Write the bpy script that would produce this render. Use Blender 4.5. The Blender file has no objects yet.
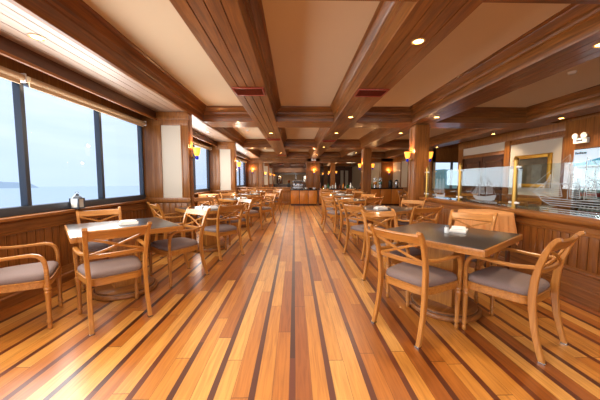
import bpy, bmesh, math, random
from mathutils import Vector, Matrix
random.seed(7)
C = bpy.context.scene.collection
PI = math.pi

# ------------------------------------------------------------------ materials
def _mat(name):
    m = bpy.data.materials.new(name); m.use_nodes = True
    nt = m.node_tree; return m, nt, nt.nodes, nt.links, nt.nodes['Principled BSDF']
def lin(c):
    return tuple(((v/255)/12.92 if v/255 <= .04045 else ((v/255+.055)/1.055)**2.4) for v in c) + (1,)
def plain(name, rgb, rough=.5, metal=0, spec=.5, emit=None, es=0, coat=0, noise=.0, nscale=30):
    m, nt, N, L, b = _mat(name)
    b.inputs['Base Color'].default_value = lin(rgb); b.inputs['Roughness'].default_value = rough
    b.inputs['Metallic'].default_value = metal; b.inputs['Specular IOR Level'].default_value = spec
    b.inputs['Coat Weight'].default_value = coat
    if emit: b.inputs['Emission Color'].default_value = lin(emit); b.inputs['Emission Strength'].default_value = es
    if noise:
        tc = N.new('ShaderNodeTexCoord'); nz = N.new('ShaderNodeTexNoise'); nz.inputs['Scale'].default_value = nscale
        nz.inputs['Detail'].default_value = 4
        L.new(tc.outputs['Object'], nz.inputs['Vector'])
        mx = N.new('ShaderNodeMix'); mx.data_type = 'RGBA'
        c = lin(rgb); mx.inputs[6].default_value = tuple(v*(1-noise) for v in c[:3])+(1,)
        mx.inputs[7].default_value = tuple(min(1, v*(1+noise)) for v in c[:3])+(1,)
        L.new(nz.outputs['Fac'], mx.inputs[0]); L.new(mx.outputs[2], b.inputs['Base Color'])
    return m
def wood(name, c1, c2, axis='z', rough=.3, coat=.3, sc=14, spec=.5, board=0):
    """stretched noise grain along one axis, plus slow tone drift"""
    m, nt, N, L, b = _mat(name)
    tc = N.new('ShaderNodeTexCoord'); mp = N.new('ShaderNodeMapping')
    s = [sc, sc, sc]; s['xyz'.index(axis)] = sc*.06
    mp.inputs['Scale'].default_value = s
    L.new(tc.outputs['Object'], mp.inputs['Vector'])
    nz = N.new('ShaderNodeTexNoise'); nz.inputs['Scale'].default_value = 2.2; nz.inputs['Detail'].default_value = 6
    nz.inputs['Roughness'].default_value = .62; nz.inputs['Distortion'].default_value = .6
    L.new(mp.outputs[0], nz.inputs['Vector'])
    n2 = N.new('ShaderNodeTexNoise'); n2.inputs['Scale'].default_value = .9; n2.inputs['Detail'].default_value = 2
    L.new(tc.outputs['Object'], n2.inputs['Vector'])
    ad = N.new('ShaderNodeMath'); ad.operation = 'MULTIPLY_ADD'; ad.inputs[1].default_value = .7
    L.new(nz.outputs['Fac'], ad.inputs[0])
    ml = N.new('ShaderNodeMath'); ml.operation = 'MULTIPLY'; ml.inputs[1].default_value = .3
    L.new(n2.outputs['Fac'], ml.inputs[0]); L.new(ml.outputs[0], ad.inputs[2])
    cr = N.new('ShaderNodeValToRGB'); cr.color_ramp.elements[0].position = .3; cr.color_ramp.elements[1].position = .7
    cr.color_ramp.elements[0].color = lin(c1); cr.color_ramp.elements[1].color = lin(c2)
    L.new(ad.outputs[0], cr.inputs[0]); L.new(cr.outputs[0], b.inputs['Base Color'])
    b.inputs['Roughness'].default_value = rough; b.inputs['Coat Weight'].default_value = coat
    b.inputs['Coat Roughness'].default_value = .12; b.inputs['Specular IOR Level'].default_value = spec
    return m
def glassy(name, tint=(255, 255, 255), rough=.0, ior=1.45, boost=1.0):
    m, nt, N, L, b = _mat(name); N.remove(b)
    t = N.new('ShaderNodeBsdfTransparent'); t.inputs[0].default_value = lin(tint)
    g = N.new('ShaderNodeBsdfGlossy'); g.inputs['Roughness'].default_value = rough
    g.inputs[0].default_value = (.95, .97, 1, 1)
    g.inputs[0].default_value = (.84, .93, 1, 1)
    lw = N.new('ShaderNodeLayerWeight'); pw = N.new('ShaderNodeMath'); pw.operation = 'POWER'; pw.inputs[1].default_value = 5
    fr = N.new('ShaderNodeMath'); fr.operation = 'MULTIPLY_ADD'; r0 = ((ior-1)/(ior+1))**2; fr.inputs[1].default_value = 1-r0; fr.inputs[2].default_value = r0
    L.new(lw.outputs['Facing'], pw.inputs[0]); L.new(pw.outputs[0], fr.inputs[0])
    mu = N.new('ShaderNodeMath'); mu.operation = 'MULTIPLY'; mu.inputs[1].default_value = boost; mu.use_clamp = True
    mx = N.new('ShaderNodeMixShader')
    L.new(fr.outputs[0], mu.inputs[0]); L.new(mu.outputs[0], mx.inputs[0]); L.new(t.outputs[0], mx.inputs[1]); L.new(g.outputs[0], mx.inputs[2])
    L.new(mx.outputs[0], N['Material Output'].inputs[0]); return m

STRIP, STRIP0 = .2435, -.036
def floor_mat():
    m, nt, N, L, b = _mat('strip_floor')
    def mth(op, a, c=None, d=None, clamp=False):
        n = N.new('ShaderNodeMath'); n.operation = op; n.use_clamp = clamp
        for i, v in enumerate((a, c, d)):
            if v is None: continue
            if isinstance(v, (int, float)): n.inputs[i].default_value = v
            else: L.new(v, n.inputs[i])
        return n.outputs[0]
    tc = N.new('ShaderNodeTexCoord'); sp = N.new('ShaderNodeSeparateXYZ'); L.new(tc.outputs['Object'], sp.inputs[0])
    x, y = sp.outputs[0], sp.outputs[1]
    u = mth('DIVIDE', mth('SUBTRACT', x, STRIP0), STRIP)
    idx = mth('FLOOR', u); fr = mth('FRACT', u)
    DW = .155
    dark = mth('LESS_THAN', fr, DW)
    w = mth('DIVIDE', mth('SUBTRACT', fr, DW), (1-DW)/2)         # 0..2 over the two pale planks
    wi = mth('FLOOR', w); wf = mth('FRACT', w)
    pid = mth('MULTIPLY_ADD', idx, 3, mth('MULTIPLY', wi, 1.0))
    wn = N.new('ShaderNodeTexWhiteNoise'); wn.noise_dimensions = '1D'; L.new(pid, wn.inputs['W'])
    v = mth('ADD', mth('DIVIDE', y, 1.55), mth('MULTIPLY', wn.outputs['Value'], 7.3))
    seg = mth('FLOOR', v); vf = mth('FRACT', v)
    cb = N.new('ShaderNodeCombineXYZ'); L.new(pid, cb.inputs[0]); L.new(seg, cb.inputs[1])
    w2 = N.new('ShaderNodeTexWhiteNoise'); w2.noise_dimensions = '2D'; L.new(cb.outputs[0], w2.inputs['Vector'])
    cr = N.new('ShaderNodeValToRGB'); e = cr.color_ramp.elements
    e[0].position = 0; e[0].color = lin((154, 88, 32)); e[1].position = 1; e[1].color = lin((220, 166, 88))
    k = e.new(.3); k.color = lin((184, 116, 44)); k = e.new(.65); k.color = lin((203, 140, 62))
    L.new(w2.outputs['Value'], cr.inputs[0])
    # grain
    mp = N.new('ShaderNodeMapping'); mp.inputs['Scale'].default_value = (30, 1.6, 1); L.new(tc.outputs['Object'], mp.inputs[0])
    off = N.new('ShaderNodeVectorMath'); off.operation = 'ADD'; L.new(mp.outputs[0], off.inputs[0]); 
    cb2 = N.new('ShaderNodeCombineXYZ'); L.new(mth('MULTIPLY', w2.outputs['Value'], 40), cb2.inputs[1]); L.new(cb2.outputs[0], off.inputs[1])
    nz = N.new('ShaderNodeTexNoise'); nz.inputs['Scale'].default_value = 1.6; nz.inputs['Detail'].default_value = 5; nz.inputs['Distortion'].default_value = .8
    L.new(off.outputs[0], nz.inputs['Vector'])
    gm = N.new('ShaderNodeMix'); gm.data_type = 'RGBA'; gm.blend_type = 'MULTIPLY'; gm.inputs[0].default_value = .75
    g2 = N.new('ShaderNodeValToRGB'); g2.color_ramp.elements[0].position = .25; g2.color_ramp.elements[0].color = (.55, .47, .4, 1)
    g2.color_ramp.elements[1].position = .62; g2.color_ramp.elements[1].color = (1, 1, 1, 1)
    L.new(nz.outputs['Fac'], g2.inputs[0]); L.new(cr.outputs[0], gm.inputs[6]); L.new(g2.outputs[0], gm.inputs[7])
    # dark strips
    dk = N.new('ShaderNodeMix'); dk.data_type = 'RGBA'; L.new(dark, dk.inputs[0]); L.new(gm.outputs[2], dk.inputs[6])
    dcr = N.new('ShaderNodeMix'); dcr.data_type = 'RGBA'; dcr.inputs[6].default_value = lin((62, 28, 14)); dcr.inputs[7].default_value = lin((110, 54, 26))
    sg = mth('FLOOR', mth('ADD', mth('DIVIDE', y, 1.9), mth('MULTIPLY', idx, .37)))
    cb3 = N.new('ShaderNodeCombineXYZ'); L.new(idx, cb3.inputs[0]); L.new(sg, cb3.inputs[1])
    w3 = N.new('ShaderNodeTexWhiteNoise'); w3.noise_dimensions = '2D'; L.new(cb3.outputs[0], w3.inputs['Vector'])
    L.new(w3.outputs['Value'], dcr.inputs[0]); L.new(dcr.outputs[2], dk.inputs[7])
    # seams
    s1 = mth('LESS_THAN', wf, .022); s2 = mth('LESS_THAN', vf, .0035)
    seam = mth('MULTIPLY', mth('MAXIMUM', s1, s2), mth('SUBTRACT', 1, dark))
    sm = N.new('ShaderNodeMix'); sm.data_type = 'RGBA'; sm.inputs[7].default_value = lin((74, 36, 14))
    L.new(mth('MULTIPLY', seam, .8), sm.inputs[0]); L.new(dk.outputs[2], sm.inputs[6])
    L.new(sm.outputs[2], b.inputs['Base Color'])
    b.inputs['Roughness'].default_value = .34; b.inputs['Coat Weight'].default_value = .9; b.inputs['Coat Roughness'].default_value = .27
    n3 = N.new('ShaderNodeTexNoise'); n3.inputs['Scale'].default_value = 3; L.new(tc.outputs['Object'], n3.inputs['Vector'])
    L.new(mth('MULTIPLY_ADD', n3.outputs['Fac'], .16, .24), b.inputs['Roughness'])
    return m

M = {}
M['floor'] = floor_mat()
for ax in 'xyz':
    M['wall'+ax] = wood('panel_wood_'+ax, (108, 61, 22), (173, 114, 55), ax, .34, .2, spec=.4)
    M['beam'+ax] = wood('beam_wood_'+ax, (76, 41, 13), (158, 101, 44), ax, .34, .15, spec=.4)
    M['dark'+ax] = wood('dark_wood_'+ax, (66, 36, 20), (104, 60, 32), ax, .34, .3)
    M['chair'+ax] = wood('chair_wood_'+ax, (152, 96, 38), (202, 142, 70), ax, .3, .35, 20)
    M['door'+ax] = wood('cabinet_wood_'+ax, (186, 110, 36), (222, 150, 62), ax, .3, .3)
M['soffit'] = wood('soffit_wood', (150, 120, 96), (186, 158, 134), 'y', .5, 1)
M['soffit'].node_tree.nodes['Principled BSDF'].inputs['Coat Roughness'].default_value = .5
M['seat'] = plain('seat_fabric', (132, 116, 112), .85, noise=.12, nscale=160, spec=.2)
M['top'] = wood('slate_top', (42, 39, 37), (62, 57, 52), 'y', .35, .7, 6)
M['top'].node_tree.nodes['Principled BSDF'].inputs['Coat Roughness'].default_value = .22
M['ceil'] = plain('ceiling_paint', (214, 195, 166), .8, spec=.2, noise=.03, nscale=2)
M['fabric'] = plain('wall_fabric', (206, 196, 180), .9, spec=.1, noise=.05, nscale=120)
M['frame'] = plain('window_metal', (84, 92, 104), .35, .4)
M['blind'] = plain('roller_blind', (212, 186, 150), .7)
M['white'] = plain('white_cloth', (236, 234, 230), .8, noise=.03)
M['ceramic'] = plain('white_ceramic', (238, 238, 236), .2)
M['brass'] = plain('brass', (176, 140, 76), .32, 1)
M['gold'] = plain('gilt_frame', (190, 142, 52), .35, .7, noise=.3, nscale=25)
M['steel'] = plain('steel', (170, 170, 172), .25, 1)
M['black'] = plain('black_plastic', (24, 23, 24), .4)
M['vent'] = plain('vent_red_brown', (150, 56, 30), .3, coat=.3)
M['pane'] = glassy('window_glass', (250, 252, 255), 0, 1.33, .5)
M['glass'] = glassy('screen_glass', (240, 247, 247), 0, 1.5, 1.15)
M['etch'] = plain('etched_glass', (200, 212, 218), .6)
M['etch'].node_tree.nodes['Principled BSDF'].inputs['Alpha'].default_value = .55
M['tan'] = plain('tan_cloth', (222, 162, 104), .75, noise=.05, nscale=50, spec=.3)
M['ledge'] = plain('ledge_stone', (70, 66, 62), .12, noise=.4, nscale=12)
M['marble'] = plain('counter_stone', (38, 34, 33), .15, noise=.3, nscale=12)
M['amber'] = plain('amber_glass', (255, 190, 90), .3, emit=(255, 168, 60), es=1.6)
M['blue'] = plain('cobalt_glass', (20, 40, 170), .1, emit=(20, 50, 220), es=.25)
M['lamp'] = plain('downlight_lens', (255, 225, 170), .3, emit=(255, 205, 120), es=14)
M['lampoff'] = plain('downlight_lens_pale', (255, 240, 215), .3, emit=(255, 235, 200), es=10)
M['ring'] = plain('downlight_trim', (214, 180, 130), .3, .5)
M['hill'] = plain('hillside', (128, 150, 140), .95, spec=.0, noise=.3, nscale=.25)
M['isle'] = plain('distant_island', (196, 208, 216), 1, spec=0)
M['carpet'] = plain('dark_carpet', (78, 52, 38), .9, noise=.3, nscale=12)
M['farwall'] = plain('far_wall_cream', (214, 196, 168), .9, spec=.1)
M['mirror'] = plain('mirror', (190, 180, 165), .05, 1)
M['red'] = plain('red_label', (180, 30, 36), .4)
M['juice'] = plain('orange_juice', (238, 150, 40), .2)
M['green'] = plain('green_bottle', (40, 96, 52), .15)
M['brown'] = plain('amber_bottle', (96, 50, 20), .15)
M['clear'] = plain('pale_glassware', (206, 206, 200), .1, spec=.8)
M['header'] = plain('lit_header', (210, 226, 238), .3, emit=(200, 222, 238), es=.6)
M['teal'] = plain('header_teal', (30, 140, 170), .3, emit=(30, 140, 170), es=.5)
M['canvas'] = plain('picture_canvas', (92, 84, 66), .6, noise=.6, nscale=7)
M['cream'] = plain('lantern_candle', (240, 228, 200), .5)
def sea_mat():
    m, nt, N, L, b = _mat('sea_water')
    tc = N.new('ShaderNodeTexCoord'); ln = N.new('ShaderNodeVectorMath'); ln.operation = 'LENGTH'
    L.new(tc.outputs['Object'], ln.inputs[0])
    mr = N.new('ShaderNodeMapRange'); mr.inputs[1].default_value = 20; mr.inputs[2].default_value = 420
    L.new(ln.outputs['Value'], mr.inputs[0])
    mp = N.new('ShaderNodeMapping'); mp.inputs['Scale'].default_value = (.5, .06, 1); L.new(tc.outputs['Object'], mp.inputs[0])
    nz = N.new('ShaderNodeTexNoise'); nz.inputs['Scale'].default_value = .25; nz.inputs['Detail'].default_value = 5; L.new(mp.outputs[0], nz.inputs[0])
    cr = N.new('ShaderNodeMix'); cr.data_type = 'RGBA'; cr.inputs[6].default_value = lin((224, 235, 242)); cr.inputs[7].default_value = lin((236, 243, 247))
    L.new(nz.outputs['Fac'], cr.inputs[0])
    mx = N.new('ShaderNodeMix'); mx.data_type = 'RGBA'; L.new(mr.outputs[0], mx.inputs[0]); L.new(cr.outputs[2], mx.inputs[6]); mx.inputs[7].default_value = lin((229, 238, 244))  # distance haze mixed into the water colour
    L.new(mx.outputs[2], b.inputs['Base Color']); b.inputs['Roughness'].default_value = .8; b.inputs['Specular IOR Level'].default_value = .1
    return m
M['sea'] = sea_mat()

# ------------------------------------------------------------------ mesh builder
class MB:
    def __init__(s): s.bm = bmesh.new()
    def box(s, x0, x1, y0, y1, z0, z1, bev=0, rz=0, c=None):
        t = bmesh.new(); bmesh.ops.create_cube(t, size=1)
        bmesh.ops.scale(t, vec=(abs(x1-x0), abs(y1-y0), abs(z1-z0)), verts=t.verts)
        if bev: bmesh.ops.bevel(t, geom=t.edges[:], offset=bev, segments=2, profile=.6, affect='EDGES')
        bmesh.ops.translate(t, vec=((x0+x1)/2, (y0+y1)/2, (z0+z1)/2), verts=t.verts)
        if rz: bmesh.ops.rotate(t, cent=c or ((x0+x1)/2, (y0+y1)/2, 0), matrix=Matrix.Rotation(rz, 3, 'Z'), verts=t.verts)
        return s.add(t)
    def add(s, t):
        me = bpy.data.meshes.new('t'); t.to_mesh(me); t.free(); s.bm.from_mesh(me); bpy.data.meshes.remove(me); return s
    def rings(s, rings, cap=True, closed=True):
        V = [[s.bm.verts.new(p) for p in r] for r in rings]
        for a, b in zip(V, V[1:]):
            n = len(a)
            for i in range(n if closed else n-1):
                s.bm.faces.new((a[i], a[(i+1) % n], b[(i+1) % n], b[i]))
        if cap:
            s.bm.faces.new(V[0][::-1]); s.bm.faces.new(V[-1])
        return s
    def lathe(s, prof, n=16, c=(0, 0, 0), axis='z'):
        R = []
        for r, z in prof:
            r = max(r, .0004)
            ring = []
            for i in range(n):
                a = 2*PI*i/n; p = (r*math.cos(a), r*math.sin(a), z)
                if axis == 'x': p = (p[2], p[0], p[1])
                if axis == 'y': p = (p[1], p[2], p[0])
                ring.append((p[0]+c[0], p[1]+c[1], p[2]+c[2]))
            R.append(ring)
        return s.rings(R)
    def tube(s, pts, r, n=8):
        pts = [Vector(p) for p in pts]; R = []; prev = None
        for i, p in enumerate(pts):
            t = (pts[min(i+1, len(pts)-1)]-pts[max(i-1, 0)]).normalized()
            if prev is None:
                u = t.cross(Vector((0, 0, 1)))
                if u.length < .01: u = t.cross(Vector((0, 1, 0)))
            else: u = prev-t*prev.dot(t)
            u.normalize(); prev = u; v = t.cross(u); rr = r[i] if isinstance(r, list) else r
            R.append([p+u*rr*math.cos(2*PI*k/n)+v*rr*math.sin(2*PI*k/n) for k in range(n)])
        return s.rings(R)
    def bar(s, pts, side, w, h, ch=.3):
        """sweep of a chamfered rectangle: w along 'side', h across"""
        pts = [Vector(p) for p in pts]; side = Vector(side).normalized(); R = []
        for i, p in enumerate(pts):
            t = (pts[min(i+1, len(pts)-1)]-pts[max(i-1, 0)]).normalized()
            sd = (side-t*side.dot(t)).normalized(); v = t.cross(sd)
            ww = (w[i] if isinstance(w, list) else w)/2; hh = (h[i] if isinstance(h, list) else h)/2
            c = min(ww, hh)*ch
            R.append([p+sd*a+v*b for a, b in ((ww-c, hh), (ww, hh-c), (ww, -hh+c), (ww-c, -hh), (-ww+c, -hh), (-ww, -hh+c), (-ww, hh-c), (-ww+c, hh))])
        return s.rings(R)
    def prism(s, poly, axis, a, b):
        """poly in the plane normal to axis: x->(y,z) y->(x,z) z->(x,y)"""
        def P(q, t): return {'x': (t, q[0], q[1]), 'y': (q[0], t, q[1]), 'z': (q[0], q[1], t)}[axis]
        return s.rings([[P(q, a) for q in poly], [P(q, b) for q in poly]])
    def grid(s, fn, nu, nv):
        V = [[s.bm.verts.new(fn(i/nu, j/nv)) for j in range(nv+1)] for i in range(nu+1)]
        for i in range(nu):
            for j in range(nv): s.bm.faces.new((V[i][j], V[i+1][j], V[i+1][j+1], V[i][j+1]))
        return s
    def build(s, name, mat, parent=None, smooth=True, ang=38):
        bmesh.ops.recalc_face_normals(s.bm, faces=s.bm.faces)
        if smooth:
            for f in s.bm.faces: f.smooth = True
            for e in s.bm.edges:
                if len(e.link_faces) == 2 and e.calc_face_angle(0) > math.radians(ang): e.smooth = False
        me = bpy.data.meshes.new(name); s.bm.to_mesh(me); s.bm.free()
        me.materials.append(mat)
        o = bpy.data.objects.new(name, me); C.objects.link(o)
        if parent: o.parent = parent
        return o
def tag(o, label=None, cat=None, group=None, kind=None):
    for k, v in (('label', label), ('category', cat), ('group', group), ('kind', kind)):
        if v: o[k] = v
    return o
def thing(name, label, cat, loc=(0, 0, 0), rz=0, group=None):
    o = bpy.data.objects.new(name, None); C.objects.link(o); o.empty_display_size = .1
    o.location = loc; o.rotation_euler = (0, 0, rz); return tag(o, label, cat, group)
def struct(name, mb, mat, parent=None, **k):
    o = mb.build(name, mat, parent, **k)
    if not parent: o['kind'] = 'structure'
    return o
KIDS = {}
def copy_tree(o, parent=None):
    c = o.copy(); C.objects.link(c); c.parent = parent
    for ch in [k for k in o.children]: copy_tree(ch, c)
    return c
def dup(o, loc, rz, label, group=None):
    c = copy_tree(o); c.location = loc; c.rotation_euler = (0, 0, rz); c['label'] = label
    if group: c['group'] = group
    return c
class Once:
    """first call uses the prototype itself, later calls copies"""
    def __init__(s, proto): s.p = proto; s.used = False
    def __call__(s, loc, rz, label, group=None):
        if s.used: return dup(s.p, loc, rz, label, group)
        s.used = True; o = s.p; o.location = loc; o.rotation_euler = (0, 0, rz); o['label'] = label
        if group: o['group'] = group
        return o

# ------------------------------------------------------------------ the shell
ZB, ZC = 2.62, 2.95                 # beam underside, ceiling
YB, YE = -3.5, 33.0
struct('floor', MB().box(-3.2, 9.2, YB-.2, 12.3, -.12, 0).box(-3.2, 6.3, 12.3, YE, -.12, 0), M['floor'], smooth=False)
struct('ceiling', MB().box(-3.2, 9.2, YB-.2, 12.3, ZC, ZC+.1).box(-3.2, 6.3, 12.3, YE, ZC, ZC+.1), M['ceil'], smooth=False)

CROWN = [(0, 0), (.006, .012), (.006, .15), (.022, .162), (.022, .178), (.03, .19), (.03, .222), (.05, .236), (.058, .262), (.088, .286), (.094, .305), (.118, .318), (.122, ZC-ZB+.01)]
def beam_profile(c, w, n):
    """planked underside with grooves and stepped crown both sides"""
    l, r = c-w/2, c+w/2
    p = []
    for i in range(n+1):
        x = l+w*i/n
        if 0 < i < n: p += [(x-.005, ZB), (x-.003, ZB+.012), (x+.003, ZB+.012), (x+.005, ZB)]
        else: p.append((x, ZB))
    right = [(r+a, ZB+b) for a, b in CROWN[1:]]
    left = [(l-a, ZB+b) for a, b in CROWN[1:]][::-1]
    return p+right+left
tn = [0]
def trim(mb, mat, **k):
    tn[0] += 1; return struct('trim_%d' % tn[0], mb, mat, **k)
BEAMS = [(-.67, .5), (1.16, .49), (2.99, .54), (5.65, .5)]
for c, w in BEAMS:
    trim(MB().prism(beam_profile(c, w, 4), 'y', YB, YE-.1), M['beamy'])
# left soffit along the windows, right soffit along the far side wall
sof = [(-2.70, ZB)]
for i in range(1, 5): 
    x = -2.70+.63*i/5; sof += [(x-.004, ZB), (x-.003, ZB+.01), (x+.003, ZB+.01), (x+.004, ZB)]
sof += [(-2.115, ZB)]
trim(MB().prism(sof+[(-2.115, ZC+.01), (-2.70, ZC+.01)], 'y', YB, 16.9), M['soffit'])
trim(MB().prism([(-2.11, ZB-.006)]+[(-2.07+a, ZB+b) for a, b in CROWN]+[(-2.11, ZC+.01)], 'y', YB, 16.9), M['beamy'])
# cross beams between the long beams
gaps = [(-2.08, -.91), (-.43, .92), (1.40, 2.73), (3.25, 5.41), (5.89, 6.2)]
def xprof(yc, w):
    l, r = yc-w/2, yc+w/2
    return [(l, ZB+.004), (yc-.11, ZB+.004), (yc-.106, ZB+.014), (yc-.1, ZB+.004), (yc+.1, ZB+.004), (yc+.106, ZB+.014), (yc+.11, ZB+.004), (r, ZB+.004)] + \
        [(r+a, ZB+.004+b) for a, b in CROWN[1:]]+[(l-a, ZB+.004+b) for a, b in CROWN[1:]][::-1]
XB = [-3.0, 1.78, 6.68, 11.58, 16.48, 21.4, 26.3]
for yc in XB:
    mb = MB()
    for a, b in gaps: mb.prism(xprof(yc, .66), 'x', a-.012, b+.012)
    trim(mb, M['beamx'])

# ---- left side: window wall. inner face of the panelling at x=-2.95
XW = -2.98
PIERS = [(5.45, 5.65), (9.6, 9.8)]
def boards(mb, axis, fixed, thick, a, b, z0, z1, w=.105, gap=.008):
    n = max(1, round((b-a)/w)); s = (b-a)/n
    for i in range(n):
        lo, hi = a+i*s+gap/2, a+(i+1)*s-gap/2
        if axis == 'y': mb.box(min(fixed, fixed+thick), max(fixed, fixed+thick), lo, hi, z0, z1, .003)
        else: mb.box(lo, hi, min(fixed, fixed+thick), max(fixed, fixed+thick), z0, z1, .003)
wl = MB()
for a, b in ((YB, 17.0),):
    wl.box(XW-.085, XW, a, b, 0, .9); wl.box(XW-.085, XW, a, b, 2.44, ZC)
for a, b in PIERS: wl.box(XW-.085, XW, a, b, .9, 2.44)
wl.box(XW-.085, XW, 16.6, 17.0, .9, 2.44)
struct('wall_left', wl, M['walls'] if 'walls' in M else M['wallz'], smooth=False)
BAYS = [(YB, 5.45), (5.65, 9.6), (9.8, 16.6)]
for k, (a, b) in enumerate(BAYS):
    mb = MB(); boards(mb, 'y', XW, .022, a, b, .2, .74); trim(mb, M['wallz'])
    mb = MB(); mb.prism([(XW, .72), (XW+.05, .735), (XW+.05, .75), (XW+.03, .765), (XW+.03, .85), (XW+.045, .862), (XW+.075, .875), (XW+.105, .885), (XW+.105, .915), (XW+.09, .922), (XW, .922)], 'y', a, b)
    trim(mb, M['wally'])
    mb = MB(); mb.prism([(XW, 0), (XW+.06, 0), (XW+.06, .1), (XW+.045, .115), (XW+.045, .14), (XW+.034, .155), (XW+.034, .2), (XW, .21)], 'y', a, b)
    struct('baseboard_left' if k == 0 else 'baseboard_left_%d' % (k+1), mb, M['wally'])
    # pelmet above the windows; its shaded room face is put in as dark wood
    trim(MB().box(-2.72, -2.685, a, b, 2.46, ZB+.01), M['darky'], smooth=False)
    trim(MB().prism([(-2.69, 2.45), (-2.66, 2.45), (-2.655, 2.465), (-2.66, 2.48), (-2.69, 2.485)], 'y', a, b), M['wally'])
wn = [0]
def side_window(x, y0, y1, z0, z1, mulls, depth=.07):
    wn[0] += 1
    root = bpy.data.objects.new('window_%d' % wn[0], None); C.objects.link(root); root['kind'] = 'structure'; root.empty_display_size = .1
    mb = MB()
    mb.box(x-depth, x+.02, y0, y1, z0, z0+.09, .006); mb.box(x-depth, x+.0, y0, y1, z1-.05, z1, .006)
    mb.box(x-depth, x+.0, y0, y0+.05, z0, z1, .006); mb.box(x-depth, x+.0, y1-.05, y1, z0, z1, .006)
    mb.build('window_frame', M['frame'], root)
    edges = [y0+.05]+mulls+[y1-.05]
    for m in mulls:
        MB().box(x-.075, x+.005, m-.024, m+.024, z0+.085, z1-.045, .004).build('mullion', M['frame'], root)
    for a, b in zip(edges, edges[1:]):
        MB().box(x-.068, x-.062, a, b, z0+.085, z1-.045).build('pane', M['pane'], root, smooth=False)
    return root
side_window(XW+.02, YB, 5.45, .922, 2.4, [-2.81, -1.63, -.45, .73, 1.91, 3.09, 4.28])
side_window(XW+.02, 5.65, 9.6, .922, 2.4, [8.2])
side_window(XW+.02, 9.8, 16.6, .922, 2.4, [11.65, 13.3, 14.95])
# roller blinds
blind_spots = [(YB+.05, 3.05, 'nearest roller blind rolled up over the big left window'), (3.09, 5.40, 'rolled up cream roller blind over the right end of the big left window'),
    (5.7, 9.55, 'rolled up roller blind over the second left window, beyond first pier'), (9.85, 16.5, 'rolled up roller blind over the farthest left window')]
for a, b, lab in blind_spots:
    t = thing('roller_blind', lab, 'blind', (-2.885, a, 2.385), 0, 'roller blinds on the left windows')
    MB().lathe([(.034, 0), (.034, b-a-.02)], 14, (0, 0, 0), 'y').build('blind_roll', M['blind'], t)
    MB().box(-.012, .0, .02, b-a-.04, -.075, -.02).build('hem_bar', M['blind'], t)
    MB().box(-.03, .03, b-a-.02, b-a, -.05, .045, .004).build('bracket', M['ceramic'], t)
# piers with cream fabric panels
for k, (a, b) in enumerate(PIERS):
    x0, x1 = XW, -2.07
    mb = MB(); mb.box(x0, x1, a, b, 0, ZB-.001, .008); trim(mb, M['wallz'])
    f = a-.02                                   # frame on the face towards the room's near end
    mb = MB(); mb.box(x0, x0+.22, a-.008, a, .92, 2.5, .004); mb.box(x0+.22, x0+.37, f, a, .94, 2.5, .006); mb.box(x1-.14, x1, f, a, .94, 2.5, .006)
    mb.box(x0+.22, x1, f-.004, a, 2.36, ZB, .006); mb.box(x0+.22, x1+.02, f-.02, a, 2.47, 2.54, .008); mb.box(x0+.02, x1+.01, f-.03, a, .86, .95, .008)
    mb.box(x0+.35, x0+.38, f-.012, a, .94, 2.38, .004); mb.box(x1-.15, x1-.125, f-.012, a, .94, 2.38, .004)
    mb.box(x0+.02, x1+.015, f-.02, a, 0, .2, .01); boards(mb, 'x', a, -.016, x0+.12, x1-.06, .22, .84, .12)
    trim(mb, M['wallz'])
    trim(MB().box(x0+.37, x1-.14, a-.01, a+.001, .94, 2.36), M['fabric'], smooth=False)
    mb = MB(); mb.box(x1, x1+.012, a+.03, b-.03, .25, 2.5, .004); mb.box(x1, x1+.02, a, b, 0, .2, .006); trim(mb, M['wallz'])

# ---- far end wall with openings, plane y=17
YF = 16.95
fw = MB()
for x0, x1 in ((XW, -2.2), (.78, 1.6), (5.4, 6.15)): fw.box(x0, x1, YF, YF+.4, 0, ZB)
fw.box(-2.2, -1.98, YF-.05, YF+.4, 0, ZB); fw.box(-1.98, 6.15, YF, YF+.4, 2.38, ZB)
struct('wall_far', fw, M['wallz'], smooth=False)
mb = MB()
for x0, x1 in ((XW+.05, -2.6), (-2.58, -2.22), (.80, 1.18), (1.2, 1.58), (5.42, 5.86), (5.88, 6.13)): mb.box(x0, x1, YF-.02, YF, .2, 2.34, .006)
mb.box(-1.98, 6.15, YF-.04, YF, 2.38, 2.46, .01); mb.box(-1.98, -1.9, YF-.03, YF+.2, .0, 2.4, .01); mb.box(.72, .79, YF-.03, YF+.2, 0, 2.4, .01)
trim(mb, M['wallz'])
# low panelled partition in front of it
mb = MB(); mb.box(XW, -.2, 14.4, 14.55, 0, .86); mb.box(XW, -.2, 14.37, 14.4, 0, .16, .01); boards(mb, 'x', 14.4, -.016, XW, -.2, .18, .62, .12)
mb.box(XW, -.2, 14.36, 14.6, .86, .92, .012); mb.box(XW, -.2, 14.375, 14.4, .66, .84, .01)
struct('wall_low_partition', mb, M['wallz'])
# the room carrying on beyond
mb = MB(); mb.box(XW-.25, XW, 17.35, 32, 0, 2.95)
struct('wall_beyond_left', mb, M['wallz'], smooth=False)
for y in (18.6, 22.6, 27.0):
    trim(MB().box(XW, -2.1, y, y+.4, 0, 2.7), M['wallz'], smooth=False)
    trim(MB().box(XW+.12, -2.2, y-.012, y, .9, 2.45), M['fabric'], smooth=False)
mb = MB(); mb.box(XW, 1.6, 32, 32.2, 0, ZC)
struct('wall_beyond_back', mb, M['farwall'], smooth=False)
mb = MB(); mb.box(XW, 1.6, 31.95, 32, 1.95, 2.1)
for x in (-1.85, .15): mb.box(x-.07, x+.07, 31.95, 32, .6, 2.0)
mb.box(XW, 1.6, 31.92, 32, 0, .8); trim(mb, M['darkz'], smooth=False)
for q in range(3): trim(MB().box(XW, 1.5, 29.0+q, 29.3+q, 2.12, ZC), M['beamx'], smooth=False)
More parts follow.
